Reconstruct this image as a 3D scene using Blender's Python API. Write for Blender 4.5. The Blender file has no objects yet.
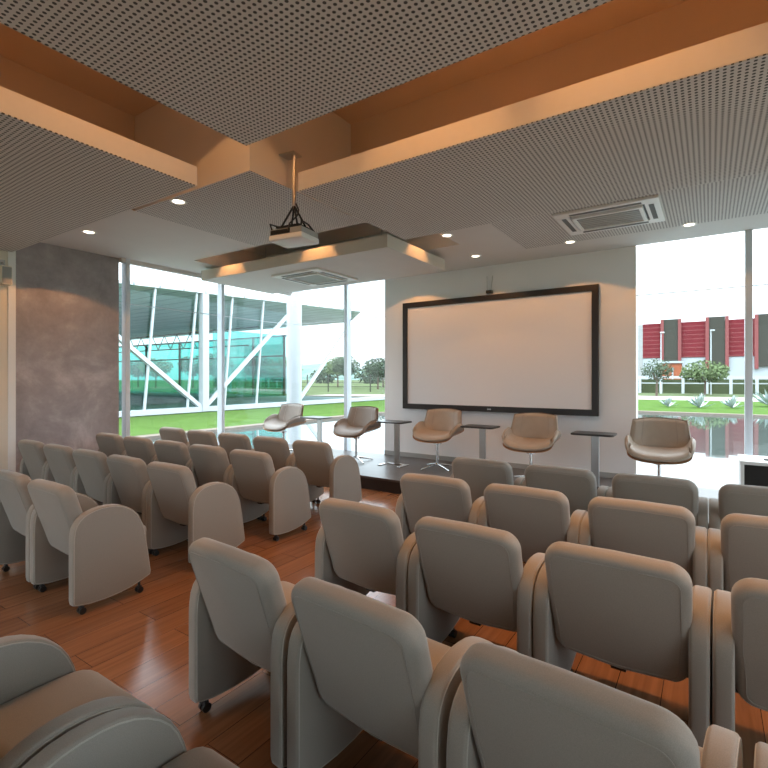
import bpy, bmesh, math, random
from mathutils import Vector, Matrix
random.seed(7)
C = bpy.context.scene.collection
PI = math.pi

# ---------------------------------------------------------------- materials
def nt(name):
    m = bpy.data.materials.new(name); m.use_nodes = True
    t = m.node_tree; b = t.nodes['Principled BSDF']
    return m, t, b
def simple(name, col, rough=.5, metal=0., noise=0., nscale=20., spec=.5, bump=0., bscale=200.):
    m, t, b = nt(name)
    b.inputs['Base Color'].default_value = (*col, 1); b.inputs['Roughness'].default_value = rough
    b.inputs['Metallic'].default_value = metal; b.inputs['Specular IOR Level'].default_value = spec
    tc = t.nodes.new('ShaderNodeTexCoord')
    n = t.nodes.new('ShaderNodeTexNoise'); n.inputs['Scale'].default_value = nscale; n.inputs['Detail'].default_value = 4
    t.links.new(tc.outputs['Object'], n.inputs['Vector'])
    mx = t.nodes.new('ShaderNodeMix'); mx.data_type = 'RGBA'
    mx.inputs[6].default_value = (*[c*(1-noise) for c in col], 1); mx.inputs[7].default_value = (*[min(1, c*(1+noise)) for c in col], 1)
    t.links.new(n.outputs['Fac'], mx.inputs[0]); t.links.new(mx.outputs[2], b.inputs['Base Color'])
    if bump > 0:
        n2 = t.nodes.new('ShaderNodeTexNoise'); n2.inputs['Scale'].default_value = bscale
        t.links.new(tc.outputs['Object'], n2.inputs['Vector'])
        bp = t.nodes.new('ShaderNodeBump'); bp.inputs['Strength'].default_value = bump; bp.inputs['Distance'].default_value = .002
        t.links.new(n2.outputs['Fac'], bp.inputs['Height']); t.links.new(bp.outputs['Normal'], b.inputs['Normal'])
    return m
def emissive(name, col, s):
    m, t, b = nt(name)
    b.inputs['Base Color'].default_value = (*col, 1)
    b.inputs['Emission Color'].default_value = (*col, 1); b.inputs['Emission Strength'].default_value = s
    return m
def perforated(name, col, pitch=.03, rad=.28, dark=.12):
    m, t, b = nt(name); N = t.nodes; L = t.links
    b.inputs['Roughness'].default_value = .8
    tc = N.new('ShaderNodeTexCoord'); sx = N.new('ShaderNodeSeparateXYZ'); L.new(tc.outputs['Object'], sx.inputs[0])
    def cell(out):
        a = N.new('ShaderNodeMath'); a.operation = 'DIVIDE'; a.inputs[1].default_value = pitch; L.new(out, a.inputs[0])
        f = N.new('ShaderNodeMath'); f.operation = 'FRACT'; L.new(a.outputs[0], f.inputs[0])
        s = N.new('ShaderNodeMath'); s.operation = 'SUBTRACT'; s.inputs[1].default_value = .5; L.new(f.outputs[0], s.inputs[0])
        p = N.new('ShaderNodeMath'); p.operation = 'POWER'; p.inputs[1].default_value = 2; 
        ab = N.new('ShaderNodeMath'); ab.operation = 'ABSOLUTE'; L.new(s.outputs[0], ab.inputs[0]); L.new(ab.outputs[0], p.inputs[0])
        return p.outputs[0]
    ad = N.new('ShaderNodeMath'); ad.operation = 'ADD'; L.new(cell(sx.outputs[0]), ad.inputs[0]); L.new(cell(sx.outputs[1]), ad.inputs[1])
    lt = N.new('ShaderNodeMath'); lt.operation = 'LESS_THAN'; lt.inputs[1].default_value = rad*rad; L.new(ad.outputs[0], lt.inputs[0])
    mx = N.new('ShaderNodeMix'); mx.data_type = 'RGBA'
    mx.inputs[6].default_value = (*col, 1); mx.inputs[7].default_value = (*[c*dark for c in col], 1)
    L.new(lt.outputs[0], mx.inputs[0]); L.new(mx.outputs[2], b.inputs['Base Color'])
    return m
def glass(name, tint=(1, 1, 1), refl=.06, rough=0.):
    m = bpy.data.materials.new(name); m.use_nodes = True; t = m.node_tree; N = t.nodes; L = t.links
    N.remove(N['Principled BSDF']); out = N['Material Output']
    tr = N.new('ShaderNodeBsdfTransparent'); tr.inputs[0].default_value = (*tint, 1)
    gl = N.new('ShaderNodeBsdfGlossy'); gl.inputs['Roughness'].default_value = rough
    lw = N.new('ShaderNodeLayerWeight'); lw.inputs['Blend'].default_value = .25
    mp = N.new('ShaderNodeMapRange'); mp.inputs[3].default_value = refl; mp.inputs[4].default_value = .7
    pw = N.new('ShaderNodeMath'); pw.operation = 'POWER'; pw.inputs[1].default_value = 2.5
    L.new(lw.outputs['Facing'], pw.inputs[0]); L.new(pw.outputs[0], mp.inputs[0])
    mx = N.new('ShaderNodeMixShader'); L.new(mp.outputs[0], mx.inputs[0]); L.new(tr.outputs[0], mx.inputs[1]); L.new(gl.outputs[0], mx.inputs[2])
    L.new(mx.outputs[0], out.inputs[0])
    return m
def wood_floor(name):
    m, t, b = nt(name); N = t.nodes; L = t.links
    tc = N.new('ShaderNodeTexCoord')
    mp = N.new('ShaderNodeMapping'); mp.inputs['Rotation'].default_value = (0, 0, PI/2); L.new(tc.outputs['Object'], mp.inputs[0])
    br = N.new('ShaderNodeTexBrick'); br.offset = .37; br.inputs['Scale'].default_value = 1
    br.inputs['Brick Width'].default_value = 1.25; br.inputs['Row Height'].default_value = .19
    br.inputs['Mortar Size'].default_value = .0018; br.inputs['Mortar Smooth'].default_value = .3
    br.inputs['Color1'].default_value = (.215, .10, .048, 1); br.inputs['Color2'].default_value = (.275, .132, .066, 1); br.inputs['Mortar'].default_value = (.05, .017, .008, 1)
    L.new(mp.outputs[0], br.inputs['Vector'])
    m2 = N.new('ShaderNodeMapping'); m2.inputs['Scale'].default_value = (38, 1.6, 1); L.new(tc.outputs['Object'], m2.inputs[0])
    n = N.new('ShaderNodeTexNoise'); n.inputs['Scale'].default_value = 1; n.inputs['Detail'].default_value = 6; n.inputs['Distortion'].default_value = .6
    L.new(m2.outputs[0], n.inputs['Vector'])
    cr = N.new('ShaderNodeValToRGB'); cr.color_ramp.elements[0].position = .3; cr.color_ramp.elements[0].color = (.78, .76, .74, 1)
    cr.color_ramp.elements[1].position = .7; cr.color_ramp.elements[1].color = (1.15, 1.15, 1.15, 1); L.new(n.outputs['Fac'], cr.inputs[0])
    mx = N.new('ShaderNodeMix'); mx.data_type = 'RGBA'; mx.blend_type = 'MULTIPLY'; mx.inputs[0].default_value = .9
    L.new(br.outputs['Color'], mx.inputs[6]); L.new(cr.outputs[0], mx.inputs[7]); L.new(mx.outputs[2], b.inputs['Base Color'])
    b.inputs['Roughness'].default_value = .2; b.inputs['Specular IOR Level'].default_value = .5
    return m
def concrete(name):
    m, t, b = nt(name); N = t.nodes; L = t.links
    tc = N.new('ShaderNodeTexCoord')
    n = N.new('ShaderNodeTexNoise'); n.inputs['Scale'].default_value = 1.6; n.inputs['Detail'].default_value = 9; n.inputs['Roughness'].default_value = .68; n.inputs['Distortion'].default_value = .25
    L.new(tc.outputs['Object'], n.inputs['Vector'])
    cr = N.new('ShaderNodeValToRGB'); e = cr.color_ramp.elements
    e[0].position = .3; e[0].color = (.24, .215, .22, 1); e[1].position = .72; e[1].color = (.58, .54, .56, 1)
    k = e.new(.52); k.color = (.36, .325, .335, 1)
    L.new(n.outputs['Fac'], cr.inputs[0]); L.new(cr.outputs[0], b.inputs['Base Color'])
    b.inputs['Roughness'].default_value = .45
    return m
def fabric(name, col):
    m, t, b = nt(name); N = t.nodes; L = t.links
    tc = N.new('ShaderNodeTexCoord')
    n = N.new('ShaderNodeTexNoise'); n.inputs['Scale'].default_value = 420; n.inputs['Detail'].default_value = 3
    L.new(tc.outputs['Object'], n.inputs['Vector'])
    n2 = N.new('ShaderNodeTexNoise'); n2.inputs['Scale'].default_value = 6; L.new(tc.outputs['Object'], n2.inputs['Vector'])
    ad = N.new('ShaderNodeMath'); ad.operation = 'MULTIPLY'; L.new(n.outputs['Fac'], ad.inputs[0]); L.new(n2.outputs['Fac'], ad.inputs[1])
    mx = N.new('ShaderNodeMix'); mx.data_type = 'RGBA'
    mx.inputs[6].default_value = (*[c*.78 for c in col], 1); mx.inputs[7].default_value = (*[c*1.22 for c in col], 1)
    L.new(n.outputs['Fac'], mx.inputs[0]); L.new(mx.outputs[2], b.inputs['Base Color'])
    b.inputs['Roughness'].default_value = .85; b.inputs['Sheen Weight'].default_value = .35; b.inputs['Sheen Roughness'].default_value = .4
    bp = N.new('ShaderNodeBump'); bp.inputs['Strength'].default_value = .35; bp.inputs['Distance'].default_value = .001
    L.new(n.outputs['Fac'], bp.inputs['Height']); L.new(bp.outputs['Normal'], b.inputs['Normal'])
    return m
def stripes(name, c1, c2, axis, pitch, duty=.12, rough=.6, noise=.25):
    m, t, b = nt(name); N = t.nodes; L = t.links
    tc = N.new('ShaderNodeTexCoord'); sx = N.new('ShaderNodeSeparateXYZ'); L.new(tc.outputs['Object'], sx.inputs[0])
    a = N.new('ShaderNodeMath'); a.operation = 'DIVIDE'; a.inputs[1].default_value = pitch; L.new(sx.outputs[axis], a.inputs[0])
    f = N.new('ShaderNodeMath'); f.operation = 'FRACT'; L.new(a.outputs[0], f.inputs[0])
    lt = N.new('ShaderNodeMath'); lt.operation = 'LESS_THAN'; lt.inputs[1].default_value = duty; L.new(f.outputs[0], lt.inputs[0])
    n = N.new('ShaderNodeTexNoise'); n.inputs['Scale'].default_value = .6; L.new(tc.outputs['Object'], n.inputs['Vector'])
    m0 = N.new('ShaderNodeMix'); m0.data_type = 'RGBA'; m0.inputs[6].default_value = (*[c*(1-noise) for c in c1], 1); m0.inputs[7].default_value = (*[c*(1+noise) for c in c1], 1)
    L.new(n.outputs['Fac'], m0.inputs[0])
    mx = N.new('ShaderNodeMix'); mx.data_type = 'RGBA'; mx.inputs[7].default_value = (*c2, 1)
    L.new(lt.outputs[0], mx.inputs[0]); L.new(m0.outputs[2], mx.inputs[6]); L.new(mx.outputs[2], b.inputs['Base Color'])
    b.inputs['Roughness'].default_value = rough
    return m

PLAIN = (.64, .61, .585)
M = dict(
    floor=wood_floor('polished_wood_planks'),
    void=simple('void_lamplight_tint', (.60, .44, .31), .7, noise=.04, nscale=3),  # brown puts orange lamplight into the colour of the void surfaces
    ceil=simple('ceiling_plaster', PLAIN, .75, noise=.04, nscale=3),
    perf=perforated('perforated_board', PLAIN),
    edge=simple('panel_edge_paint', (.66, .60, .54), .6, noise=.03),
    wall=simple('white_wall', (.80, .80, .82), .7, noise=.03, nscale=2, bump=.05),
    cream=simple('cream_wall', (.75, .68, .58), .7, noise=.03, nscale=2),
    white=simple('white_paint', (.82, .82, .81), .4, noise=.02),
    concrete=concrete('burnished_concrete'),
    fab=fabric('grey_beige_fabric', (.292, .262, .228)),
    pipe=fabric('welt_fabric', (.42, .385, .335)),
    black=simple('black_plastic', (.012, .012, .012), .35, noise=.2),
    chrome=simple('polished_steel', (.72, .72, .72), .12, 1., noise=.02),
    steel=simple('brushed_steel', (.5, .5, .5), .35, 1., noise=.05),
    alu=simple('window_aluminium', (.60, .65, .71), .35, .1, noise=.03),
    leather=simple('tan_leather', (.33, .268, .212), .5, noise=.1, nscale=12, bump=.15, bscale=300),
    taupe=simple('taupe_leather', (.26, .21, .175), .5, noise=.1, nscale=12, bump=.15, bscale=300),
    veneer=simple('walnut_veneer', (.40, .20, .10), .35, noise=.25, nscale=9),
    tabletop=simple('dark_laminate', (.02, .018, .018), .3, noise=.15),
    stage=simple('dark_stage_laminate', (.075, .066, .062), .32, noise=.25, nscale=7),
    frame=simple('black_frame', (.018, .013, .012), .4, noise=.1),
    screen=simple('projection_fabric', (.80, .79, .82), .9, noise=.01),
    acwhite=simple('ac_white_plastic', (.78, .77, .76), .4, noise=.02),
    acdark=simple('ac_grille', (.12, .12, .12), .6, noise=.1),
    grey=simple('grey_plastic', (.35, .35, .34), .4, noise=.05),
    lens=emissive('lamp_lens', (1, .86, .66), 3.2),
    glass=glass('clear_glass', (.97, .99, .985), .03),
    tintglass=glass('tinted_glass', (.84, .95, .93), .04),
    teal=glass('teal_glass', (.36, .80, .76), .12),
    extwhite=simple('white_steel', (.40, .42, .44), .5, noise=.03),
    soffit=stripes('canopy_panels', (.56, .58, .62), (.2, .22, .24), 1, 1.1, .06),
    grass=simple('lawn', (.058, .098, .026), .9, noise=.35, nscale=1.5),
    field=simple('rough_field', (.075, .09, .048), .9, noise=.5, nscale=.25),
    kerb=simple('pool_kerb', (.16, .13, .11), .6, noise=.2),
    path=simple('pale_path', (.28, .25, .22), .9, noise=.1),
    leaf=simple('green_leaves', (.095, .125, .06), .7, noise=.5, nscale=4),
    leafdark=simple('dark_leaves', (.065, .085, .055), .7, noise=.5, nscale=4),
    palegreen=simple('agave_leaf', (.36, .41, .42), .6, noise=.2),
    bark=simple('bark', (.12, .08, .06), .9, noise=.3),
    hill=simple('wooded_hill', (.11, .16, .14), .95, noise=.5, nscale=.08),
    red=stripes('red_cladding', (.15, .026, .032), (.22, .075, .075), 2, .75, .13),
    pil=simple('red_pilaster', (.22, .075, .075), .7, noise=.1),
    darkgrey=simple('dark_grey_cladding', (.06, .058, .05), .7, noise=.08),
    bwhite=simple('pale_render', (.36, .385, .41), .8, noise=.05),
    brick=simple('orange_brick', (.30, .10, .055), .9, noise=.3, nscale=6),
    house=simple('house_render', (.3, .3, .3), .9, noise=.1),
    deck=simple('concrete_slab', (.13, .17, .17), .9, noise=.1),
)
def water_mat():
    m, t, b = nt('pool_water'); N = t.nodes; L = t.links
    b.inputs['Base Color'].default_value = (.05, .065, .06, 1); b.inputs['Roughness'].default_value = .03
    b.inputs['IOR'].default_value = 2.1
    tc = N.new('ShaderNodeTexCoord'); n = N.new('ShaderNodeTexNoise'); n.inputs['Scale'].default_value = 1.3; n.inputs['Detail'].default_value = 3
    L.new(tc.outputs['Object'], n.inputs['Vector'])
    bp = N.new('ShaderNodeBump'); bp.inputs['Strength'].default_value = .05; bp.inputs['Distance'].default_value = .02
    L.new(n.outputs['Fac'], bp.inputs['Height']); L.new(bp.outputs['Normal'], b.inputs['Normal'])
    return m
M['water'] = water_mat()
for k_ in ('grass', 'field', 'path', 'leaf', 'leafdark', 'palegreen', 'hill', 'red', 'pil', 'darkgrey', 'bwhite', 'brick', 'house', 'deck', 'kerb', 'soffit'):
    M[k_].node_tree.nodes['Principled BSDF'].inputs['Specular IOR Level'].default_value = 0

# ---------------------------------------------------------------- mesh helpers
def obj(name, bm, m, parent=None, smooth=False, loc=None, ang=35):
    me = bpy.data.meshes.new(name)
    bmesh.ops.recalc_face_normals(bm, faces=bm.faces[:])
    bm.to_mesh(me); bm.free()
    for k in (m if isinstance(m, (list, tuple)) else [m]): me.materials.append(M[k] if isinstance(k, str) else k)
    if smooth:
        for p in me.polygons: p.use_smooth = True
        me.set_sharp_from_angle(angle=math.radians(ang))
    o = bpy.data.objects.new(name, me); C.objects.link(o)
    if parent: o.parent = parent
    if loc: o.location = loc
    return o
def tag(o, label=None, cat=None, group=None, kind=None):
    if label: o['label'] = label
    if cat: o['category'] = cat
    if group: o['group'] = group
    if kind: o['kind'] = kind
    return o
def thing(name, label, cat, loc=(0, 0, 0), rz=0., group=None):
    o = bpy.data.objects.new(name, None); C.objects.link(o); o.empty_display_size = .1
    o.location = loc; o.rotation_euler = (0, 0, rz)
    return tag(o, label, cat, group)
def struct(name, bm, m, parent=None, **k):
    o = obj(name, bm, m, parent, **k)
    if parent is None: o['kind'] = 'structure'
    return o
def copy_tree(o, parent=None):
    c = o.copy(); C.objects.link(c); c.parent = parent
    for ch in list(o.children): copy_tree(ch, c)
    return c
def box(bm, x0, x1, y0, y1, z0, z1, bev=0., seg=2, mi=0):
    r = bmesh.ops.create_cube(bm, size=1)
    vs = r['verts']
    bmesh.ops.scale(bm, vec=(x1-x0, y1-y0, z1-z0), verts=vs)
    bmesh.ops.translate(bm, vec=((x0+x1)/2, (y0+y1)/2, (z0+z1)/2), verts=vs)
    fs = list({f for v in vs for f in v.link_faces})
    for f in fs: f.material_index = mi
    if bev > 0:
        es = list({e for v in vs for e in v.link_edges})
        bmesh.ops.bevel(bm, geom=es, offset=bev, segments=seg, affect='EDGES', profile=.5)
    return bm
def B(*a, **k): return box(bmesh.new(), *a, **k)
def tube(bm, pts, r, n=10, closed=False, cap=True):
    pts = [Vector(p) for p in pts]; rs = r if isinstance(r, (list, tuple)) else [r]*len(pts)
    rings = []; up = None
    for i, p in enumerate(pts):
        if closed: d = (pts[(i+1) % len(pts)]-pts[i-1])
        else: d = pts[min(i+1, len(pts)-1)]-pts[max(i-1, 0)]
        d.normalize()
        if up is None: up = d.orthogonal().normalized()
        up = (up-d*up.dot(d)).normalized(); s = d.cross(up)
        rings.append([bm.verts.new(p+(up*math.cos(2*PI*k/n)+s*math.sin(2*PI*k/n))*rs[i]) for k in range(n)])
    m = len(rings)
    for i in range(m if closed else m-1):
        a, b = rings[i], rings[(i+1) % m]
        for k in range(n): bm.faces.new((a[k], a[(k+1) % n], b[(k+1) % n], b[k]))
    if cap and not closed:
        bm.faces.new(rings[0][::-1]); bm.faces.new(rings[-1])
    return bm
def cyl(bm, x, y, z0, z1, r, n=24, r2=None):
    return tube(bm, [(x, y, z0), (x, y, z1)], [r, r if r2 is None else r2], n)
def smooth_closed(pts, n=6):
    out = []; m = len(pts)
    for i in range(m):
        p0, p1, p2, p3 = [Vector(pts[(i+j-1) % m]) for j in range(4)]
        for k in range(n):
            t = k/n
            out.append(.5*((2*p1)+(p2-p0)*t+(2*p0-5*p1+4*p2-p3)*t*t+(3*p1-p0-3*p2+p3)*t**3))
    return out
def arc(cx, cy, r, a0, a1, n=5):
    return [(cx+r*math.cos(math.radians(a0+(a1-a0)*i/n)), cy+r*math.sin(math.radians(a0+(a1-a0)*i/n))) for i in range(n+1)]
def pad(outline, T, r, fn, puff=0., inner=(.75, .45, .15), seg=4, bm=None):
    """a padded slab: closed 2-D outline, thickness T, edge radius r; fn(u, v, w) -> 3-D point"""
    bm = bm or bmesh.new()
    P = [Vector((p[0], p[1])) for p in outline]; n = len(P)
    area = sum(P[i].x*P[(i+1) % n].y-P[(i+1) % n].x*P[i].y for i in range(n))
    if area < 0: P.reverse()
    c = sum(P, Vector((0, 0)))/n
    nor = []
    for i in range(n):
        e = (P[(i+1) % n]-P[i-1]); nor.append(Vector((-e.y, e.x)).normalized())
    levels = []
    for k in range(seg+1):
        a = PI/2*k/seg; levels.append((r*(1-math.cos(PI/2-a)) if 0 else r*(1-math.sin(a)), -T/2+r*(1-math.cos(a)), 1.))
    edge = levels
    prof = [(r, -T/2-puff*(1-s*s), s) for s in sorted(inner)] + edge
    prof = prof + [(o, -w, s) for (o, w, s) in reversed(prof)]
    rings = []
    for (o, w, s) in prof:
        ring = []
        for i in range(n):
            q = P[i]+nor[i]*o
            q = c+(q-c)*s
            ring.append(bm.verts.new(fn(q.x, q.y, w)))
        rings.append(ring)
    for a, b in zip(rings, rings[1:]):
        for k in range(n): bm.faces.new((a[k], a[(k+1) % n], b[(k+1) % n], b[k]))
    bm.faces.new(rings[0][::-1]); bm.faces.new(rings[-1])
    return bm
def prism(bm, pts, z0, z1):
    a = [bm.verts.new((x, y, z0)) for x, y in pts]; b = [bm.verts.new((x, y, z1)) for x, y in pts]
    n = len(pts); bm.faces.new(a[::-1]); bm.faces.new(b)
    for i in range(n): bm.faces.new((a[i], a[(i+1) % n], b[(i+1) % n], b[i]))
    return bm
def quad(bm, *p):
    bm.faces.new([bm.verts.new(q) for q in p]); return bm
def beam(bm, p, q, w):
    return tube(bm, [p, q], w*.7071, 4)

# ---------------------------------------------------------------- room shell
XL, XR, YB, YF, H = -6.97, 4.2, -3.6, 7.0, 3.2
struct('floor', B(XL-.02, XR, YB, YF, -.12, 0), 'floor')
# ceiling with its raised voids
def hgt(x, y):
    if (x > -4.86 and y < 2.69) or (x > -3.13 and y < 4.04): return 4.16
    if -6.2 < x < -2.65 and 4.3 < y < 5.68: return 3.55
    return 3.2
xs = [XL-.1, -6.2, -4.86, -3.13, -2.65, -2.02, XR]; ys = [YB, 2.69, 4.04, 4.3, 5.68, 6.36, YF]
bm = bmesh.new()
for i in range(len(xs)-1):
    for j in range(len(ys)-1):
        x0, x1, y0, y1 = xs[i], xs[i+1], ys[j], ys[j+1]; h = hgt((x0+x1)/2, (y0+y1)/2)
        box(bm, x0, x1, y0, y1, h, 4.4)
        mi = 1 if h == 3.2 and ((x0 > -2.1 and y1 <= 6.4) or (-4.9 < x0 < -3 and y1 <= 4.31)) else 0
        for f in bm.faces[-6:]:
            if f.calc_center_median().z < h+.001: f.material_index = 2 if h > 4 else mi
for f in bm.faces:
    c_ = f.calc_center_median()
    if abs(f.normal.z) < .5 and c_.z > 3.2 and ((abs(c_.y-4.04) < .01 and c_.x > -3.13) or (abs(c_.x+4.86) < .01 and c_.y < 2.69)): f.material_index = 2  # far and left void walls take the painted lamplight too
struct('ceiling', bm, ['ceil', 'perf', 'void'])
# front wall with the screen, side walls
struct('wall_front', B(-4.68, -.80, YF, YF+.2, -.1, 3.2), 'wall')
struct('wall_left', B(XL-.25, XL, 2.37, 3.63, -.1, 3.2), 'concrete')
struct('wall_rear_left', B(XL-.25, XL+.05, YB, 2.37, -.1, 3.2), 'cream')
struct('trim_1', B(XL+.05, XL+.062, 2.30, 2.375, 0, 3.2), 'white')
struct('wall_back', box(B(XL-.2, -6.3, YB-.2, YB, -.1, 3.2), -2.1, XR+.2, YB-.2, YB, -.1, 3.2), 'wall')
struct('wall_right', B(XR, XR+.2, YB, -2.6, -.1, 4.4), 'wall')
struct('baseboard_front', B(-4.68, -.80, YF-.012, YF, .18, .25), 'grey')
struct('trim_2', B(XL, -6.9, 3.63, YF, 3.14, 3.2), 'ceil')
# stage platform
st = thing('stage_platform', 'low dark stage platform under the projection screen', 'stage', (0, 5.3, 0))
obj('deck', B(XL+.02, XR-.05, 0, 1.685, .15, .18), 'stage', st)
obj('riser', B(XL+.02, XR-.05, .02, 1.68, .0, .15), 'frame', st)

# ---------------------------------------------------------------- windows
def win_x(n, x, y0, y1, mull, z0=.05, z1=3.2, joint=2.57):       # glazing in a plane of constant x
    o = struct('window_%d' % n, B(x-.05, x+.05, y0, y1, z0-.05, z0), 'alu')
    for a, b in zip([y0]+mull, mull+[y1]):
        for c, d in ((z0, joint-.005), (joint+.005, z1)):
            if b-a > .02: obj('pane', B(x-.006, x+.006, a+.004, b-.004, c, d), 'glass', o)
    obj('joint_strip', B(x-.010, x+.010, y0, y1, joint-.005, joint+.005), 'alu', o)
    for m in mull: obj('mullion', B(x-.02, x+.10, m-.03, m+.03, z0, z1, bev=.004), 'alu', o)
def win_y(n, y, x0, x1, mull, z0=.05, z1=3.2, joint=2.57, s=1):
    o = struct('window_%d' % n, B(x0, x1, y-.05, y+.05, z0-.05, z0), 'alu')
    for a, b in zip([x0]+mull, mull+[x1]):
        for c, d in ((z0, joint-.005), (joint+.005, z1)):
            obj('pane', B(a+.004, b-.004, y-.006, y+.006, c, d), 'glass', o)
    obj('joint_strip', B(x0, x1, y-.010, y+.010, joint-.005, joint+.005), 'alu', o)
    for m in mull: obj('mullion', B(m-.035, m+.035, min(y+.02, y-.11*s), max(y+.02, y-.11*s), z0, z1, bev=.004), 'alu', o)
win_x(1, XL-.02, 3.63, YF, [3.72, 5.35])
win_y(2, YF+.06, XL, -4.68, [-5.51])
win_y(3, YF+.06, -.80, XR, [.37, 2.1])
win_x(4, XR+.03, -2.6, YF, [-.2, 2.2, 4.6], z1=3.2)  # unseen glazing, added to bring daylight in from the right
struct('wall_right_top', B(XR, XR+.2, -2.6, YF, 3.2, 4.4), 'wall')
win_y(5, YB-.03, -6.3, -2.1, [-4.2], s=-1)  # unseen back window, added so daylight enters from behind
struct('wall_back_top', B(XL-.2, XR+.2, YB-.2, YB, 3.2, 4.4), 'wall')
struct('trim_3', B(-.82, -.79, YF-.004, YF+.2, .18, 3.2), 'white')

# ---------------------------------------------------------------- hanging acoustic panels
def hung(label, x0, x1, y0, y1, z0=3.0, t=.15, perf=True, rods=(), ztop=3.2):
    o = thing('ceiling_panel', label, 'ceiling panel', ((x0+x1)/2, (y0+y1)/2, z0))
    cx, cy = (x0+x1)/2, (y0+y1)/2
    obj('panel_body', B(x0-cx, x1-cx, y0-cy, y1-cy, .006, t), 'edge', o)
    obj('perforated_sheet' if perf else 'plain_sheet', B(x0-cx+.001, x1-cx-.001, y0-cy+.001, y1-cy-.001, 0, .006), 'perf' if perf else 'ceil', o)
    for rx, ry, zt in rods:
        obj('hanger_rod', cyl(bmesh.new(), rx-cx, ry-cy, t, zt-z0, .006, 8), 'steel', o)
hung('large perforated ceiling panel hanging overhead nearest the camera', -2.49, XR-.1, -3.2, 2.11, rods=[(-1.8, 1.2, 4.16), (1.5, 1.2, 4.16), (-1.8, -2, 4.16), (1.5, -2, 4.16)])
hung('perforated ceiling panel with lit beige edge hanging on the left', XL+.06, -3.33, -3.2, 2.34, rods=[(-4, .8, 4.16), (-6, .8, 3.2), (-4, -2, 4.16), (-6, -2, 3.2)])
hung('perforated ceiling panel with glowing orange edge hanging on the right', -2.75, XR-.1, 2.86, 4.5, rods=[(-2, 4.27, 3.2), (1, 4.27, 3.2), (3, 4.27, 3.2)])
hung('smooth beige ceiling panel hanging over the left half of the stage', -6.5, -3.07, 4.64, 6.1, perf=False, rods=[(-5.8, 5.3, 3.55), (-3.6, 5.3, 3.55), (-5.8, 5.95, 3.2), (-3.6, 5.95, 3.2)])

# ---------------------------------------------------------------- lamps
WARM = (1, .55, .22)
DEEP = (1, .46, .16)
def spot_data(name, energy, size=118, blend=.25, col=WARM):
    l = bpy.data.lights.new(name, 'SPOT'); l.energy = energy; l.spot_size = math.radians(size); l.spot_blend = blend
    l.color = col; l.shadow_soft_size = .04; return l
SP = {}
def downlight(x, y, z, label, e=30, size=122, r=.055, blend=.06, group=None, col=(1, .43, .13)):
    o = thing('recessed_downlight', label, 'ceiling light', (x, y, z), group=group)
    bm = bmesh.new(); n = 24
    for (r0, z0), (r1, z1) in (((r+.022, -.001), (r+.018, -.007)), ((r+.018, -.007), (r, -.006)), ((r, -.006), (r-.012, .0))):
        for k in range(n):
            a, b = 2*PI*k/n, 2*PI*(k+1)/n
            quad(bm, (r0*math.cos(a), r0*math.sin(a), z0), (r0*math.cos(b), r0*math.sin(b), z0), (r1*math.cos(b), r1*math.sin(b), z1), (r1*math.cos(a), r1*math.sin(a), z1))
    bmesh.ops.remove_doubles(bm, verts=bm.verts[:], dist=1e-5)
    obj('trim_ring', bm, 'acwhite', o, smooth=True)
    obj('lens', cyl(bmesh.new(), 0, 0, -.004, -.001, r-.006, 20), 'lens', o)
    key = (e, size, blend, col)
    if key not in SP: SP[key] = spot_data('downlight_beam', e, size, blend, col)
    l = bpy.data.objects.new('beam', SP[key]); C.objects.link(l); l.parent = o; l.location = (0, 0, -.015)
    return o
W = 12
downlight(-.19, 6.35, 3.2, 'round downlight in the ceiling above the right window', W)
downlight(-1.45, 6.33, 3.2, 'round downlight left of the long air conditioner, above the screen', W)
downlight(-2.71, 6.33, 3.2, 'round downlight above the upper middle of the screen', W)
downlight(-3.97, 6.45, 3.2, 'round downlight hidden above the smooth hanging panel, washing the wall', W)
downlight(-2.6, 5.22, 3.2, 'small downlight peeping past the far edge of the right hanging panel', 12)
downlight(-4.25, 2.78, 3.2, 'downlight at the slot beside the left hanging panel, nearer the projector', 18, r=.06)
downlight(-6.0, 2.78, 3.2, 'downlight at the slot beside the left hanging panel, nearer the concrete wall', 24, r=.06)
downlight(-6.55, 2.2, 3.2, 'downlight above the left hanging panel beside the cream wall', 9)
for i, (x, y, e) in enumerate(((-5.8, 4.53, 30), (-4.12, 4.53, 30), (-2.92, 5.33, 22))):
    downlight(x, y, 3.55, ['downlight in the recess behind the smooth panel, far left', 'downlight in the recess behind the smooth panel, right of the projector', 'downlight in the recess at the right end of the smooth panel'][i], e, 74, blend=.35, col=DEEP)
for i, (x, y) in enumerate(((-1.55, 2.68), (-.3, 2.68), (.95, 2.68), (2.2, 2.68))):
    downlight(x, y, 4.16, 'warm lamp in the void before the right hanging panel', 58, 66, blend=.5, group='warm lamps above the hanging panels', col=DEEP)
for i, (x, y) in enumerate(((-.9, 2.5), (1.6, 2.5))):  # hidden floods added as extra fill for the void
    downlight(x, y, 4.16, 'unseen warm flood lamp added to brighten the void before the right hanging panel', 26, 150, group='added flood lamps in the void', col=DEEP)
for i, (x, y) in enumerate(((-2.9, 1.6), (-2.9, .1), (-2.9, -1.5))):
    downlight(x, y, 4.16, 'warm lamp in the void beside the left hanging panel', 26, 130, group='warm lamps beside the left panel', col=DEEP)

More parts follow.
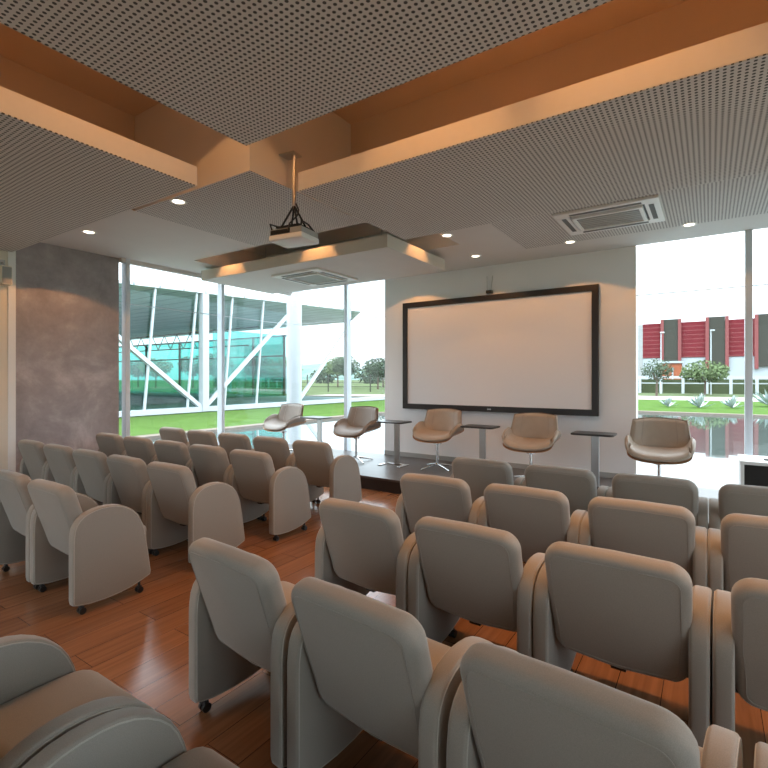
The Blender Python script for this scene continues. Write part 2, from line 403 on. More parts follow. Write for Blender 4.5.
# ---------------------------------------------------------------- projection screen, hook, speaker
s = thing('projection_screen', 'large white projection screen in a black frame on the front wall', 'screen', (-2.755, 6.965, .99))
w, h = 3.05, 1.76
bm = bmesh.new()
for a in ((-w/2, w/2, 0, .085), (-w/2, w/2, h-.085, h)): box(bm, a[0], a[1], -.03, .02, a[2], a[3], bev=.004)
for a in ((-w/2, -w/2+.085), (w/2-.085, w/2)): box(bm, a[0], a[1], -.03, .02, .08, h-.08, bev=.004)
obj('screen_frame', bm, 'frame', s)
obj('screen_surface', B(-w/2+.07, w/2-.07, -.005, .01, .07, h-.07), 'screen', s)
obj('badge', B(-.03, .03, -.033, -.03, .03, .05), 'steel', s)
s = thing('wall_hook', 'small wire bracket on the wall above the screen', 'bracket', (-2.76, 6.98, 2.82))
obj('bracket', tube(tube(bmesh.new(), [(-.045, 0, .22), (-.03, -.03, 0)], .005, 6), [(.045, 0, .22), (.03, -.03, 0)], .005, 6), 'steel', s)
obj('clip', B(-.045, .045, -.05, .015, -.045, .0, bev=.005), 'black', s)
s = thing('wall_speaker', 'small beige speaker mounted high on the cream wall at far left', 'speaker', (XL+.05, 2.235, 2.58))
obj('speaker_body', B(.06, .17, -.055, .055, 0, .22, bev=.012), 'cream', s)
obj('speaker_grille', B(.168, .173, -.045, .045, .015, .205), 'grey', s)
obj('mount', box(tube(bmesh.new(), [(.1, 0, .21), (.05, 0, .27), (0, 0, .27)], .012, 8), 0, .012, -.035, .035, .23, .31), 'steel', s)

# ---------------------------------------------------------------- projector on its drop pole
p = thing('ceiling_projector', 'white projector hanging from a pole and wire cage by the ceiling void', 'projector', (-3.02, 3.09, 2.68))
obj('mount_plate', B(-.13, .04, -.06, .06,   .765, .78, bev=.003), 'steel', p)
obj('pole', cyl(bmesh.new(), 0, 0, .32, .78, .017, 14), 'steel', p, smooth=True)
obj('pole_sleeve', cyl(bmesh.new(), 0, 0, .30, .42, .013, 12), 'chrome', p, smooth=True)
bm = bmesh.new()
for sx, sy in ((-.11, -.09), (.11, -.09), (-.11, .09), (.11, .09)):
    tube(bm, [(0, 0, .33), (sx*.35, sy*.35, .24), (sx*.8, sy*.8, .12)], .009, 6)
tube(bm, [(-.15, -.11, .09), (-.165, -.12, .15), (-.15, .0, .155), (-.15, .11, .09)], .008, 6)
tube(bm, [(.15, -.11, .09), (.165, -.12, .14), (.15, .0, .14), (.15, .11, .09)], .008, 6)
box(bm, -.12, .12, -.1, .1, .115, .13)
obj('wire_cage', bm, 'black', p)
obj('housing', B(-.175, .175, -.135, .135, 0, .05, bev=.014, seg=3), 'acwhite', p, smooth=True)
obj('upper_housing', B(-.168, .168, -.128, .128, .04, .10, bev=.01, seg=2), 'grey', p)
obj('cable', tube(bmesh.new(), [(.02, .0, .34), (.07, -.03, .27), (.09, -.08, .2), (.05, -.13, .13), (.04, -.14, .07)], .007, 6), 'black', p)
obj('vent_grille', B(-.15, .05, -.133, -.126, .052, .088), 'black', p)
bm = tube(bmesh.new(), [(.1, .13, .045), (.1, .16, .045)], .035, 18); obj('lens_barrel', bm, 'black', p)
p.rotation_euler = (0, 0, math.radians(8))

# ---------------------------------------------------------------- air conditioners
def cassette(label, cx, cy, z, wx, wy, n=6):
    o = thing('air_conditioner', label, 'air conditioner', (cx, cy, z))
    bm = bmesh.new(); f = .13
    a, b = wx/2, wy/2
    for q in ((-a, a, -b, -b+f), (-a, a, b-f, b), (-a, -a+f, -b+f, b-f), (a-f, a, -b+f, b-f)): box(bm, *q, -.028, 0, bev=.004)
    obj('frame', bm, 'acwhite', o)
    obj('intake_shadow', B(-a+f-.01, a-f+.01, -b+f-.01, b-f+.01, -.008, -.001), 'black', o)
    bm = bmesh.new(); c, d = a-f-.02, b-f-.03
    for q in ((-c, c, -d, -d+.035), (-c, c, d-.035, d), (-c, -c+.035, -d+.03, d-.03), (c-.035, c, -d+.03, d-.03)): box(bm, *q, -.045, -.012, bev=.003)
    obj('grille_frame', bm, 'acwhite', o)
    bm = bmesh.new()
    for k in range(n):
        y = -d+.035+(2*d-.07)*(k+.5)/n
        box(bm, -c+.03, c-.03, y-(d/n)*.62, y+(d/n)*.62, -.034, -.026)
    obj('grille', bm, 'grey', o)
    bm = bmesh.new()
    for sx in (-1, 1): box(bm, sx*(a-.075)-.022, sx*(a-.075)+.022, -d, d, -.032, -.027)
    for sy in (-1, 1): box(bm, -c, c, sy*(b-.075)-.022, sy*(b-.075)+.022, -.032, -.027)
    obj('air_slot', bm, 'acdark', o)
    return o
cassette('long white air conditioner in the perforated ceiling right of the screen', -.875, 5.56, 3.2, .96, .82, 7)
cassette('square white air conditioner under the smooth hanging ceiling panel', -4.86, 5.41, 3.0, .9, .9, 14)

# ---------------------------------------------------------------- auditorium armchair
CW = .637
def make_seat():
    o = thing('auditorium_chair', '', 'chair')
    prof = [(.0, .10), (0, .30), (0, .46), (.008, .545), (.04, .605), (.10, .642), (.18, .658), (.27, .652), (.35, .620), (.415, .562), (.455, .48), (.478, .38), (.497, .25), (.513, .135),
            (.507, .110), (.45, .088), (.38, .068), (.30, .054), (.20, .048), (.10, .052), (.035, .064), (.006, .074)]
    arcp = prof[2:13]; fine = []
    for i in range(len(arcp)-1):
        p0, p1, p2, p3 = [Vector(arcp[min(max(i+j-1, 0), len(arcp)-1)]) for j in range(4)]
        for t in (0, .5): fine.append(tuple(.5*((2*p1)+(p2-p0)*t+(2*p0-5*p1+4*p2-p3)*t*t+(3*p1-p0-3*p2+p3)*t**3)))
    prof = prof[:2] + fine + prof[12:]
    for sx in (-1, 1):
        xc = sx*(CW/2-.032)
        bmP = pad(prof, .062, .012, lambda u, v, w: Vector((xc+w, u, v)), puff=.002)
        sp = obj('armrest_panel', bmP, 'fab', o, smooth=True, ang=60)
        bm = bmesh.new()
        for sw in (-1, 1):
            n = len(prof); c = Vector((.25, .36)); loop = []
            for i in range(n):
                P = Vector(prof[i]); e = Vector(prof[(i+1) % n])-Vector(prof[i-1]); nn = Vector((-e.y, e.x)).normalized()
                if nn.dot(c-P) < 0: nn = -nn
                q = P+nn*.0095; loop.append((xc+sw*.0300, q.x, q.y))
            tube(bm, loop, .0026, 6, closed=True)
        obj('piping', bm, 'pipe', sp, smooth=True)
    # back cushion, leaning, wider at the shoulders
    hw = .266
    ol = []
    ol += arc(-hw+.085, .375, .085, 180, 90, 6)[::-1]*0
    ol = arc(hw-.075, .435, .075, 0, 90, 6) + [(.0, .514)] + arc(-hw+.075, .435, .075, 90, 180, 6) + [(-hw+.002, .25), (-hw+.012, .14)] + arc(-hw+.085, .085, .072, 180, 250, 4) + [(-.07, .004), (0, .0), (.07, .004)] + arc(hw-.085, .085, .072, 290, 360, 4) + [(hw-.012, .14), (hw-.002, .25)]
    def backfn(u, v, w):
        y = .100-.30*v-.03*v*v+(w+.048)
        z = .30+v*1.0+w*.22
        return Vector((u, y, z))
    bk = obj('backrest', pad(ol, .096, .038, backfn, puff=.008, seg=7), 'fab', o, smooth=True, ang=60)
    bm = bmesh.new(); loop = []
    P = [Vector(q) for q in ol]; c = Vector((0, .26)); n = len(P)
    for i in range(n):
        e = P[(i+1) % n]-P[i-1]; nn = Vector((-e.y, e.x)).normalized()
        if nn.dot(c-P[i]) < 0: nn = -nn
        q = P[i]+nn*.033; loop.append(backfn(q.x, q.y, -.0485))
    tube(bm, loop, .0016, 5, closed=True)
    obj('seam', bm, 'fab', bk, smooth=True)
    # seat cushion
    sprof = [(.15, .35), (.15, .46), (.18, .474), (.28, .478), (.40, .478), (.47, .468), (.515, .438), (.528, .40), (.51, .355), (.45, .335), (.28, .335)]
    sm = [(q.x, q.y) for q in smooth_closed([(a, b) for a, b in sprof], 2)]
    obj('seat', pad(sm, .508, .03, lambda u, v, w: Vector((w, u, v)), puff=.0), 'fab', o, smooth=True, ang=60)
    bm = bmesh.new()
    box(bm, -.262, .262, .19, .22, .305, .335); box(bm, -.262, .262, .36, .40, .30, .335)
    box(bm, -.03, .03, .12, .38, .285, .305, bev=.004)
    obj('seat_frame', bm, 'black', o)
    for sx in (-1, 1):
        for y, zt in ((.065, .066), (.44, .092)):
            bm = bmesh.new(); x = sx*(CW/2-.032)
            tube(bm, [(x-.020, y, .021), (x-.005, y, .021)], .021, 14); tube(bm, [(x+.005, y, .021), (x+.020, y, .021)], .021, 14)
            cyl(bm, x, y, .03, zt, .009, 8); box(bm, x-.016, x+.016, y-.012, y+.012, .03, .048, bev=.003)
            obj('caster', bm, 'black', o, smooth=True, ang=40)
    return o
proto = make_seat(); used = [False]
def put_chair(x, y, label, group, rz=0., recline=0):
    o = proto if not used[0] else copy_tree(proto)
    used[0] = True
    o.location = (x, y, 0); o.rotation_euler = (0, 0, math.radians(rz)); o['label'] = label; o['group'] = group
    if recline:
        for ch in o.children:
            if ch.name.startswith('backrest'):
                ch.rotation_euler = (math.radians(recline), 0, 0)
                pv = Vector((0, .12, .33)); ch.location = pv-Matrix.Rotation(math.radians(recline), 3, 'X') @ pv
ORD = ['aisle-end', 'second from the aisle', 'third from the aisle', 'fourth from the aisle', 'fifth from the aisle']
rowsL = [(1.43, 'nearest row', 2), (2.27, 'third row from the stage', 5), (3.10, 'second row from the stage', 5), (3.95, 'front row', 5)]
for y, nm, n in rowsL:
    for k in range(n):
        where = ORD[k] if k else 'aisle-end seat'
        lab = 'grey-beige padded armchair, %s, %s left of the aisle' % (where, nm)
        if k == 4 and y < 3.5 and y > 2: lab = 'grey-beige padded armchair beside the concrete wall, %s left of the aisle' % nm
        put_chair(-3.29-CW/2-.646*k, y, lab, 'padded armchairs left of the aisle', rz=random.uniform(-.15, .15))
rowsR = [(.365, 'bottom-left corner row', 2), (1.28, 'second nearest row', 4), (2.13, 'middle row', 4), (3.02, 'second row from the stage', 4), (3.87, 'front row', 4)]
PIT = {.365: .651, 1.28: .664, 2.13: .646, 3.02: .641, 3.87: .641}
TILT = {.365: 0, 1.28: .085, 2.13: .025, 3.02: -.012, 3.87: 0}
for y, nm, n in rowsR:
    for k in range(n):
        where = ORD[k] if k else 'aisle-end seat'
        lab = 'grey-beige padded armchair, %s, %s right of the aisle' % (where, nm)
        put_chair(-1.93+CW/2+PIT[y]*k, y-TILT[y]*k*PIT[y], lab, 'padded armchairs right of the aisle', rz=-math.degrees(math.atan(TILT[y])), recline=9 if y < 1 else 0)

# ---------------------------------------------------------------- swivel chairs on stage
def surf(fn, nu, nv, th, edge=.5):
    """closed shell: fn(u,v)->(point, normal); offset th along the normal"""
    bm = bmesh.new(); A = []; Bt = []
    for i in range(nu+1):
        ra, rb = [], []
        for j in range(nv+1):
            u, v = -1+2*i/nu, j/nv; e = 1e-3
            p = fn(u, v); du = fn(u+e, v)-fn(u-e, v); dv = fn(u, v+e)-fn(u, v-e); n = du.cross(dv).normalized()
            q = min(1, min(1-abs(u), v, 1-v)*7+.0); k = math.sqrt(max(0, 1-(1-q)**2))
            t = th*(.35+.65*k)
            ra.append(bm.verts.new(p+n*(t-th*.5))); rb.append(bm.verts.new(p-n*(t-th*.5)))
        A.append(ra); Bt.append(rb)
    for i in range(nu):
        for j in range(nv):
            bm.faces.new((A[i][j], A[i+1][j], A[i+1][j+1], A[i][j+1])); bm.faces.new((Bt[i][j], Bt[i][j+1], Bt[i+1][j+1], Bt[i+1][j]))
    for i in range(nu):
        bm.faces.new((A[i][0], Bt[i][0], Bt[i+1][0], A[i+1][0])); bm.faces.new((A[i][nv], A[i+1][nv], Bt[i+1][nv], Bt[i][nv]))
    for j in range(nv):
        bm.faces.new((A[0][j], A[0][j+1], Bt[0][j+1], Bt[0][j])); bm.faces.new((A[nu][j], Bt[nu][j], Bt[nu][j+1], A[nu][j+1]))
    return bm
def seat_fn(dz=0., g=1.):
    def f(u, v):
        a = abs(u)
        t_ = math.sin(u*PI/2*.985)/math.sin(PI/2*.985)-.07*u*abs(u)**7
        x = t_*(.312+.02*math.sin(PI*min(1, max(0, v))))*g
        y = -.27+.52*v+(.10*a*a)*(1-v)*1.0
        wing = .185*((1-math.cos(a*PI/2))**1.3)*(.42+.58*math.sin(PI*min(1, max(0, v*.86+.08))))
        z = .468-.03*math.exp(-((v-0)/.12)**2)+wing+.05*v*v+dz
        return Vector((x, y, z))
    return f
def back_fn(off=0.):
    def f(u, v):
        a = abs(u)
        wd = .215+.095*min(1, max(0, v)/.28)-.05*max(0, v-.28)
        x = u*wd
        y = .175+.10*v-.085*a**2.2+off
        z = .495+.365*v*(1-.06*a*a)+.0*(a)
        return Vector((x, y, z))
    return f
def make_swivel(mat):
    o = thing('swivel_chair', '', 'chair')
    obj('seat', surf(seat_fn(0), 40, 20, .062), mat, o, smooth=True, ang=70)
    obj('wooden_shell', surf(seat_fn(-.034, 1.03), 28, 16, .012), 'veneer', o, smooth=True, ang=70)
    bk = obj('backrest', surf(back_fn(), 24, 14, .05), mat, o, smooth=True, ang=70)
    obj('back_shell', surf(back_fn(.036), 24, 14, .012), 'veneer', o, smooth=True, ang=70)
    for sx in (-1, 1):
        pts = [back_fn()(sx*.58, j/10)+Vector((0, -.0265, 0)) for j in range(11)]
        obj('seam', tube(bmesh.new(), pts, .003, 5), 'taupe' if mat == 'leather' else 'pipe', bk)
    obj('post', cyl(cyl(bmesh.new(), 0, 0, .05, .40, .017, 16), 0, 0, .36, .395, .06, 16), 'chrome', o, smooth=True, ang=40)
    for k in range(4):
        a = PI/4+k*PI/2+.3; d = Vector((math.cos(a), math.sin(a), 0))
        bm = tube(bmesh.new(), [d*.015+Vector((0, 0, .065)), d*.14+Vector((0, 0, .045)), d*.29+Vector((0, 0, .012))], [.018, .013, .009], 10)
        obj('leg', bm, 'chrome', o, smooth=True, ang=50)
    return o
tp = make_swivel('leather'); tq = make_swivel('taupe')
sw = [(-6.22, 6.10, tq, 'taupe swivel chair by the corner column, leftmost on the stage'), (-4.66, 6.15, tq, 'taupe swivel chair before the window, between the two left side tables'),
      (-3.30, 6.32, tp, 'tan swivel chair under the lower left corner of the screen'), (-1.90, 6.2, tp, 'tan swivel chair under the lower right part of the screen'),
      (-.47, 6.2, tp, 'tan swivel chair in front of the right window')]
seen = set()
for i, (x, y, src, lab) in enumerate(sw):
    o = src if id(src) not in seen else copy_tree(src)
    seen.add(id(src))
    o.location = (x, y, .18); o['label'] = lab; o['group'] = 'swivel chairs on the stage'
    o.rotation_euler = (0, 0, math.radians([-4, -2, 0, 2, 3][i]))
# ---------------------------------------------------------------- side tables
def make_table():
    o = thing('side_table', '', 'table')
    ol = arc(.17, .12, .05, 0, 90, 4)+arc(-.17, .12, .05, 90, 180, 4)+arc(-.17, -.12, .05, 180, 270, 4)+arc(.17, -.12, .05, 270, 360, 4)
    obj('tabletop', pad(ol, .022, .006, lambda u, v, w: Vector((u*1.08, v, .655+w)), seg=2), 'tabletop', o, smooth=True, ang=40)
    obj('column', B(-.045, .045, .07, .10, .01, .645, bev=.004), 'steel', o)
    bm = bmesh.new(); box(bm, -.20, .20, .06, .12, 0, .012, bev=.003); box(bm, -.20, -.14, -.15, .08, 0, .012, bev=.003); box(bm, .14, .20, -.15, .08, 0, .012, bev=.003)
    obj('base', bm, 'chrome', o)
    return o
tb = make_table()
for i, (x, y, lab) in enumerate(((-5.50, 6.15, 'small dark side table between the two taupe swivel chairs'), (-3.98, 6.2, 'small dark side table left of the screen, between taupe and tan chairs'),
                                 (-2.61, 6.25, 'small dark side table under the middle of the screen'), (-1.15, 6.2, 'small dark side table right of the screen, by the white wall edge'))):
    o = tb if i == 0 else copy_tree(tb)
    o.location = (x, y, .18); o['label'] = lab; o['group'] = 'side tables on the stage'
# ---------------------------------------------------------------- equipment cabinet
c = thing('equipment_cabinet', 'low white cabinet with black front at the right end of the stage', 'cabinet', (.26, 6.15, .18))
obj('body', box(box(box(B(0, .03, 0, .5, 0, .44), 1.0, 1.03, 0, .5, 0, .44), .03, 1.0, .47, .5, 0, .44), -.005, 1.035, -.01, .51, .44, .475, bev=.003), 'white', c)
obj('black_door', B(.03, 1.0, .01, .03, .01, .435), 'black', c)
obj('microphone_base', B(.2, .3, .15, .22, .475, .49, bev=.004), 'black', c)

# ---------------------------------------------------------------- outside: ground, pool
bm = bmesh.new(); prism(bm, [(-11.8, -14), (-11.8, 17.2), (-3, 24.4), (20, 24.4), (20, 7.24), (-7.25, 7.24), (-7.25, -14)], -.12, -.06)
tag(obj('reflecting_pool', bm, 'water'), 'shallow mirror-like reflecting pool around the glass walls', 'pool')
bm = bmesh.new()
ring = [(-11.8, -14), (-11.8, 17.2), (-3, 24.4), (20, 24.4)]; ro = [(-12.2, -14), (-12.2, 17.4), (-3.2, 24.85), (20, 24.85)]
prism(bm, ring+ro[::-1], -.12, .02)
tag(obj('pool_kerb', bm, 'kerb'), 'dark stone kerb along the far edge of the pool', 'kerb')
bm = bmesh.new(); prism(bm, [(-12.2, -14), (-12.2, 17.4), (-3.2, 24.85), (20, 24.85), (20, 40), (-8, 38), (-18.4, 33.4), (-18.4, -14)], -.12, 0)
tag(obj('lawn', bm, 'grass'), 'bright green mown lawn beyond the pool', 'grass', kind='stuff')
bm = bmesh.new(); prism(bm, [(-29, 31), (-18.4, 33.45), (-8, 38.05), (20, 40.05), (40, 40.05), (40, 47), (-8, 46), (-29, 34)], -.12, .0)
tag(obj('garden_path', bm, 'path'), 'pale path crossing beyond the green lawn', 'path')
bm = bmesh.new(); prism(bm, [(-400, -100), (400, -100), (400, 450), (-400, 450)], -.4, -.125)
g = obj('ground', bm, 'field'); g['kind'] = 'structure'
bm = bmesh.new(); cyl(bm, -7.73, 7.91, -.1, 5.2, .165, 32)
tag(obj('corner_column', bm, 'extwhite', smooth=True, ang=40), 'thick round white column outside the glass corner of the room', 'column')
# low hills on the horizon
bm = bmesh.new(); N_ = 60; rows_ = []
for j, (yy, f) in enumerate(((300, 0), (330, .75), (370, 1), (430, 0))):
    rows_.append([bm.verts.new((-420+14*i, yy, -.1 if f == 0 else f*(11+7*math.sin(i*.23+1)+3*math.sin(i*.7+j))*(1 if i < 22 else max(.15, 1-(i-22)/9)))) for i in range(N_)])
for a, b in zip(rows_, rows_[1:]):
    for i in range(N_-1): bm.faces.new((a[i], a[i+1], b[i+1], b[i]))
o = obj('hills', bm, 'hill', smooth=True); o['kind'] = 'structure'

# ---------------------------------------------------------------- neighbouring glass building
nb = thing('glass_pavilion', 'white steel and teal glass pavilion with a broad canopy beyond the lawn', 'building', (-19, 13.7, 0))
def W_(x, y, z): return (x+19, y-13.7, z)
def zr(y): return 5.16+(y-9.9)*.0425
bm = bmesh.new()
top = [(-18.9, 2, zr(2)), (-18.9, 25.5, zr(25.5)), (-22.8, 29.3, 5.75), (-60, 29.3, 5.75), (-60, 2, 5.3)]
a = [bm.verts.new(W_(*q)) for q in top]; b = [bm.verts.new(W_(q[0], q[1], q[2]+.12)) for q in top]
bm.faces.new(a[::-1]); bm.faces.new(b)
for i in range(5): bm.faces.new((a[i], a[(i+1) % 5], b[(i+1) % 5], b[i]))
obj('canopy_roof', bm, 'soffit', nb)
bm = bmesh.new(); beam(bm, W_(-19, 4, .1), W_(-19, 30, .1), .22)
obj('base_beam', bm, 'extwhite', nb)
obj('main_column', B(-.16, .16, -.16, .16, 0, 5.3), 'extwhite', nb)
for y0 in (7.05, 9.05, 11.1, 13.05, 15.0, 16.95):
    if abs(y0-13.05) < .01: pass
    bm = bmesh.new(); beam(bm, W_(-19, y0-.2, .1), W_(-19, y0+.28, zr(y0)-.02), .085); obj('slanted_mullion', bm, 'extwhite', nb)
for p_, q_ in (((-19, 9.0, 3.75), (-19, 13.65, .1)), ((-19, 13.65, .1), (-19, 18.9, 4.85)), ((-19, 19.7, .15), (-19, 24.3, 4.75)), ((-19, 4.0, .1), (-19, 9.0, 3.75))):
    bm = bmesh.new(); beam(bm, W_(*p_), W_(*q_), .17); obj('diagonal_brace', bm, 'extwhite', nb)
for i, (x0, x1) in enumerate(((-56, -50), (-50, -44), (-44, -38), (-38, -33.2), (-33.2, -29.4))):
    obj('glass_bay', B(x0+19, x1+19, 29-13.7, 29.06-13.7, 0, 5.0), 'teal', nb)
    obj('bay_mullion', B(x1+18.93, x1+19.07, 28.85-13.7, 29-13.7, 0, 5.0), 'darkgrey', nb)
obj('top_rail', B(-60+19, -29.3+19, 28.9-13.7, 29.1-13.7, 4.95, 5.08), 'darkgrey', nb)
for k in range(3):
    obj('facade_glass', B(-.12, -.10, 4-13.7+5*k+.01, 9-13.7+5*k-.01, .2, 5.0), 'tintglass', nb)
obj('transom', B(-60+19, -29.3+19, 28.86-13.7, 28.98-13.7, 3.3, 3.4), 'darkgrey', nb)
bm = bmesh.new()
for k in range(11):
    x = -54+1.8*k
    beam(bm, W_(x, 24, 3.9), W_(x+.9, 24, 5.1), .05); beam(bm, W_(x+.9, 24, 5.1), W_(x+1.8, 24, 3.9), .05)
beam(bm, W_(-54, 24, 5.1), W_(-27, 24, 5.2), .08); beam(bm, W_(-54, 24, 3.9), W_(-28, 24, 3.9), .08)
obj('roof_truss', bm, 'darkgrey', nb)
obj('inner_floor', B(-60+19, -.15, 4-13.7, 29-13.7, -.12, .03), 'deck', nb)
obj('side_glass', B(-29.5+19, -29.44+19, 22-13.7, 29-13.7, 0, 5.0), 'teal', nb)
for k in range(5):
    x = -50+5*k
    obj('inner_wall', B(x+19, x+21.2, 34-13.7, 34.3-13.7, -.02, 2.6), 'bwhite', nb) if k % 2 else None

# ---------------------------------------------------------------- trees
def leaf_cloud(bm, c, R, n, s):
    for _ in range(n):
        while True:
            q = Vector((random.uniform(-1, 1), random.uniform(-1, 1), random.uniform(-1, 1)))
            if q.length < 1: break
        q = Vector((q.x*R[0], q.y*R[1], q.z*R[2]))+Vector(c)
        a = Vector((random.gauss(0, 1), random.gauss(0, 1), random.gauss(0, 1))).normalized(); b = a.orthogonal().normalized()
        k = s*random.uniform(.6, 1.3)
        quad(bm, q-a*k, q+b*k*.6, q+a*k, q-b*k*.6)
def make_tree(h, r, mat, n=900, s=.17, name='tree'):
    o = thing(name, '', 'tree')
    bm = bmesh.new(); leaf_cloud(bm, (0, 0, h*.68), (r, r, h*.32), n, s)
    for k in range(4):
        a = k*PI/2+random.random(); leaf_cloud(bm, (math.cos(a)*r*.55, math.sin(a)*r*.55, h*random.uniform(.55, .75)), (r*.5, r*.5, h*.18), n//5, s)
    obj('foliage', bm, mat, o)
    bm = tube(bmesh.new(), [(0, 0, 0), (.05*h*.2, 0, h*.35), (0, .03*h, h*.6)], [h*.03, h*.022, h*.012], 8)
    for k in range(3):
        a = k*2.1; tube(bm, [(0, 0, h*.35), (math.cos(a)*r*.45, math.sin(a)*r*.45, h*.62)], h*.012, 6)
    obj('trunk', bm, 'bark', o)
    return o
t1 = make_tree(5.2, 2.6, 'leaf'); t2 = make_tree(5.0, 2.3, 'leafdark'); t3 = make_tree(3.4, 1.3, 'leafdark', 420, .11)
places = [(t1, -54, 66, 'green tree on the field just right of the corner column'), (t2, -47.5, 60, 'dark tree left of the thin window bar, beyond the fence'),
          (t1, -48.5, 72, 'rounded green tree beyond the field behind the window bar'), (t2, -40, 58, 'dark tree on the field between window bar and white wall'),
          (t1, -41.5, 67, 'green tree on the field next to the white wall edge'), (t2, -82, 46, 'dark tree behind the teal glass, leftmost'), (t1, -75, 45, 'green tree behind the teal glass, second from the left'),
          (t2, -68, 47, 'dark tree behind the teal glass, left of the white main column'), (t1, -61, 46, 'green tree behind the teal glass, right of the white main column'), (t2, -54, 48, 'dark tree behind the right end of the teal glass'), (t1, -47, 46, 'green tree behind the last teal bay')]
seen = set()
for src, x, y, lab in places:
    o = src if id(src) not in seen else copy_tree(src)
    seen.add(id(src)); o.location = (x, y, -.125); o['label'] = lab; o['group'] = 'trees beyond the field'; o.rotation_euler = (0, 0, random.random()*6)
    if len(seen) < 9: o.scale = (1, 1, random.uniform(.9, 1.1))
t3.location = (-4.0, 50, -.125); t3['label'] = 'small thin dark tree at the left of the right window'; t3['group'] = 'garden trees'
tg = copy_tree(t3); tg.location = (6.4, 56, -.125); tg['label'] = 'dark shrubby tree right of the thick window mullion'
tr = make_tree(3.3, 2.0, 'leaf', 1100, .13); tr.location = (-.4, 55, -.125); tr['label'] = 'wide leafy green shrub before the red building'; tr['group'] = 'garden trees'
# bushes at the horizon
for i, (x, y, r) in enumerate(((-112, 110, 6), (-97, 112, 5), (-82, 115, 5.5), (-68, 118, 5))):
    bm = bmesh.new(); leaf_cloud(bm, (0, 0, 2.2), (r, r*.6, 2.4), 500, .45)
    o = obj('hedge', bm, 'leafdark'); o.location = (x, y, -.1)
    tag(o, ['dark hedge on the horizon at the far left', 'dark hedge on the horizon behind the pavilion', 'dark hedge on the horizon right of the column', 'dark hedge on the horizon next to the white wall'][i], 'hedge', 'hedges on the horizon')
# agaves
def make_agave(r):
    bm = bmesh.new()
    for k in range(26):
        a = k*2.4; e = .35+1.1*((k*.37) % 1); d = Vector((math.cos(a)*math.cos(e), math.sin(a)*math.cos(e), math.sin(e))); s_ = Vector((-math.sin(a), math.cos(a), 0))
        p0 = Vector((0, 0, .03)); p1 = d*r*.5; p2 = d*r
        v = [bm.verts.new(p0-s_*.04*r), bm.verts.new(p0+s_*.04*r), bm.verts.new(p1+s_*.09*r), bm.verts.new(p2), bm.verts.new(p1-s_*.09*r), bm.verts.new(p1-Vector((0, 0, .05*r)))]
        bm.faces.new((v[0], v[1], v[2], v[5])); bm.faces.new((v[0], v[5], v[4])); bm.faces.new((v[5], v[2], v[3])); bm.faces.new((v[4], v[5], v[3]))
    return bm
for i, (x, y, s_, lab) in enumerate(((-1.8, 29, .62, 'small spiky agave on the lawn, leftmost of the three'), (-.45, 28.9, .8, 'spiky agave on the lawn, middle of the three'), (.9, 29.6, .7, 'spiky agave on the lawn just left of the window mullion'), (2.6, 32, 1.15, 'big blue-grey agave right of the window mullion'))):
    o = obj('agave', make_agave(s_), 'palegreen'); o.location = (x, y, 0); tag(o, lab, 'plant', 'agaves on the lawn')
# fence
f = thing('garden_fence', 'long low white fence in front of the red building', 'fence', (0, 60, 0))
obj('rail', box(B(-30, 30, -.03, .03, 1.45, 1.7), -30, 30, -.02, .02, .9, 1.0), 'extwhite', f)
for x in [-8.4, -6.4, -4.38, -2.36, -.26, 1.75, 3.83, 5.9, 8]:
    obj('post', B(x-.13, x+.13, -.1, .1, -.125, 1.75), 'extwhite', f)
tag(obj('hedge', B(-30, 30, 60.6, 61.6, -.125, 1.35), 'field'), 'low clipped grey-green hedge behind the white fence', 'hedge')
f = thing('field_fence', 'dark wire fence across the field right of the corner column', 'fence', (-34, 46, 0), math.radians(30))
bm = bmesh.new()
for z in (.5, 1.0, 1.5): tube(bm, [(-14, 0, z), (16, 0, z)], .03, 5)
obj('wires', bm, 'darkgrey', f)
for k in range(13): obj('post', cyl(bmesh.new(), -14+2.5*k, 0, -.125, 1.9, .07, 8), 'darkgrey', f)
# lamp posts
for x, lab in ((-4.23, 'thin white lamp post before the red building, left one'), (.08, 'thin white lamp post before the red building, right one')):
    o = thing('lamp_post', lab, 'lamp post', (x, 58, 0), group='lamp posts by the red building')
    obj('pole', cyl(bmesh.new(), 0, 0, -.125, 6.2, .06, 10, .045), 'extwhite', o); obj('lamp_head', B(-.08, .32, -.1, .1, 6.15, 6.28, bev=.03), 'extwhite', o)
# red building
rb = thing('red_building', 'long red and dark grey clad warehouse beyond the white fence', 'building', (0, 100, 0))
obj('lower_wall', B(-60, 60, .1, 20, -.125, 5.1), 'bwhite', rb)
obj('red_wall', B(-10.2, 60, 0, 20, 5.1, 11.3), 'red', rb)
obj('end_wall', B(-11.5, -10.2, 0, 20, 0, 11.2), 'house', rb)
for x0, x1 in ((-7.0, -4.7), (-.3, 2.1), (6.4, 9.6), (13.6, 16.6), (20.5, 23.5)):
    obj('grey_panel', B(x0, x1, -.25, 0, 3.4, 11.9), 'darkgrey', rb)
    for x in (x0-.35, x1+.02): obj('pilaster', B(x, x+.5, -.4, 0, 3.0, 11.9), 'pil', rb)
ob = thing('brick_kiosk', 'small orange brick building left behind the white fence', 'building', (-4.7, 80, 0))
obj('brick_wall', B(-1.3, 1.3, 0, 3, -.125, 3.6), 'brick', ob); obj('flat_roof', B(-1.5, 1.5, -.2, 3.2, 3.6, 3.9), 'bwhite', ob); obj('pillar', B(.2, .4, -.1, 0, 0, 3.0), 'bwhite', ob)
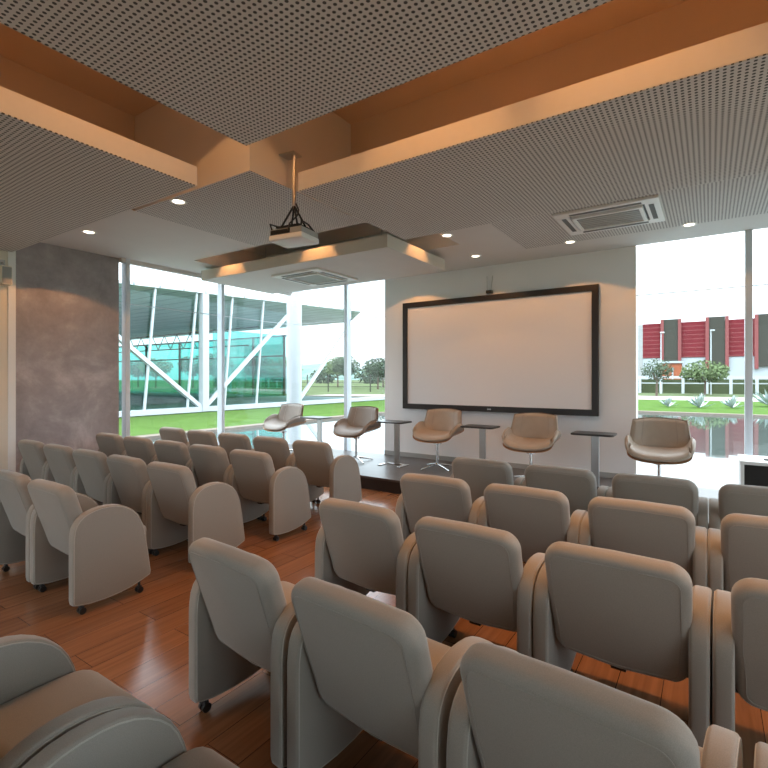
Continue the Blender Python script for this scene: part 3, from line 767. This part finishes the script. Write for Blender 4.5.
# houses on the hill
for i, (x, y, z, w_) in enumerate(((-150, 240, 3.5, 9), (-132, 235, 2.5, 11), (-170, 250, 5, 8), (-120, 230, 1.5, 8))):
    o = thing('distant_house', ['pale house on the hillside, left one above the trees', 'wide pale house below the hill crest', 'small pale house highest on the hillside', 'pale house nearest the white wall edge'][i], 'house', (x, y, 0), .5, 'distant houses')
    obj('walls', B(-w_/2, w_/2, -4, 4, -.1, z+3), 'house', o)
    bm = bmesh.new(); pr = [(-w_/2-.5, z+3), (w_/2+.5, z+3), (0, z+5)]
    a = [bm.verts.new((u, -4.5, v)) for u, v in pr]; b = [bm.verts.new((u, 4.5, v)) for u, v in pr]
    bm.faces.new(a[::-1]); bm.faces.new(b)
    for k in range(3): bm.faces.new((a[k], a[(k+1) % 3], b[(k+1) % 3], b[k]))
    obj('roof', bm, 'bwhite', o)

# ---------------------------------------------------------------- sky
wd = bpy.data.worlds.new('overcast_sky'); bpy.context.scene.world = wd; wd.use_nodes = True
t = wd.node_tree; N = t.nodes; L = t.links; bg = N['Background']
tc = N.new('ShaderNodeTexCoord'); mp = N.new('ShaderNodeMapping'); mp.inputs['Scale'].default_value = (1, 1, 3.5); L.new(tc.outputs['Generated'], mp.inputs[0])
n = N.new('ShaderNodeTexNoise'); n.inputs['Scale'].default_value = 2.2; n.inputs['Detail'].default_value = 6; n.inputs['Roughness'].default_value = .55; L.new(mp.outputs[0], n.inputs['Vector'])
cr = N.new('ShaderNodeValToRGB'); e = cr.color_ramp.elements; e[0].position = .38; e[0].color = (.60, .76, .90, 1); e[1].position = .56; e[1].color = (.88, .95, 1.0, 1)
L.new(n.outputs['Fac'], cr.inputs[0]); L.new(cr.outputs[0], bg.inputs[0])
sz = N.new('ShaderNodeSeparateXYZ'); L.new(tc.outputs['Generated'], sz.inputs[0])
mr = N.new('ShaderNodeMapRange'); mr.inputs[1].default_value = -.05; mr.inputs[2].default_value = 1; mr.inputs[3].default_value = .62; mr.inputs[4].default_value = 6.0
L.new(sz.outputs[2], mr.inputs[0]); L.new(mr.outputs[0], bg.inputs[1])

# ---------------------------------------------------------------- camera
cam = bpy.data.cameras.new('camera'); co = bpy.data.objects.new('camera', cam); C.objects.link(co)
cam.sensor_width = 36; cam.lens = 485.8/768*36; cam.shift_y = -6/768
co.location = (0, 0, 1.5); co.rotation_euler = (PI/2, 0, math.atan(326/485.8)); cam.clip_end = 2000; cam.clip_start = .05
bpy.context.scene.camera = co
vs = bpy.context.scene.view_settings
vs.view_transform = 'Standard'; vs.look = 'None'; vs.gamma = 1; vs.use_curve_mapping = False; vs.exposure = 1.05
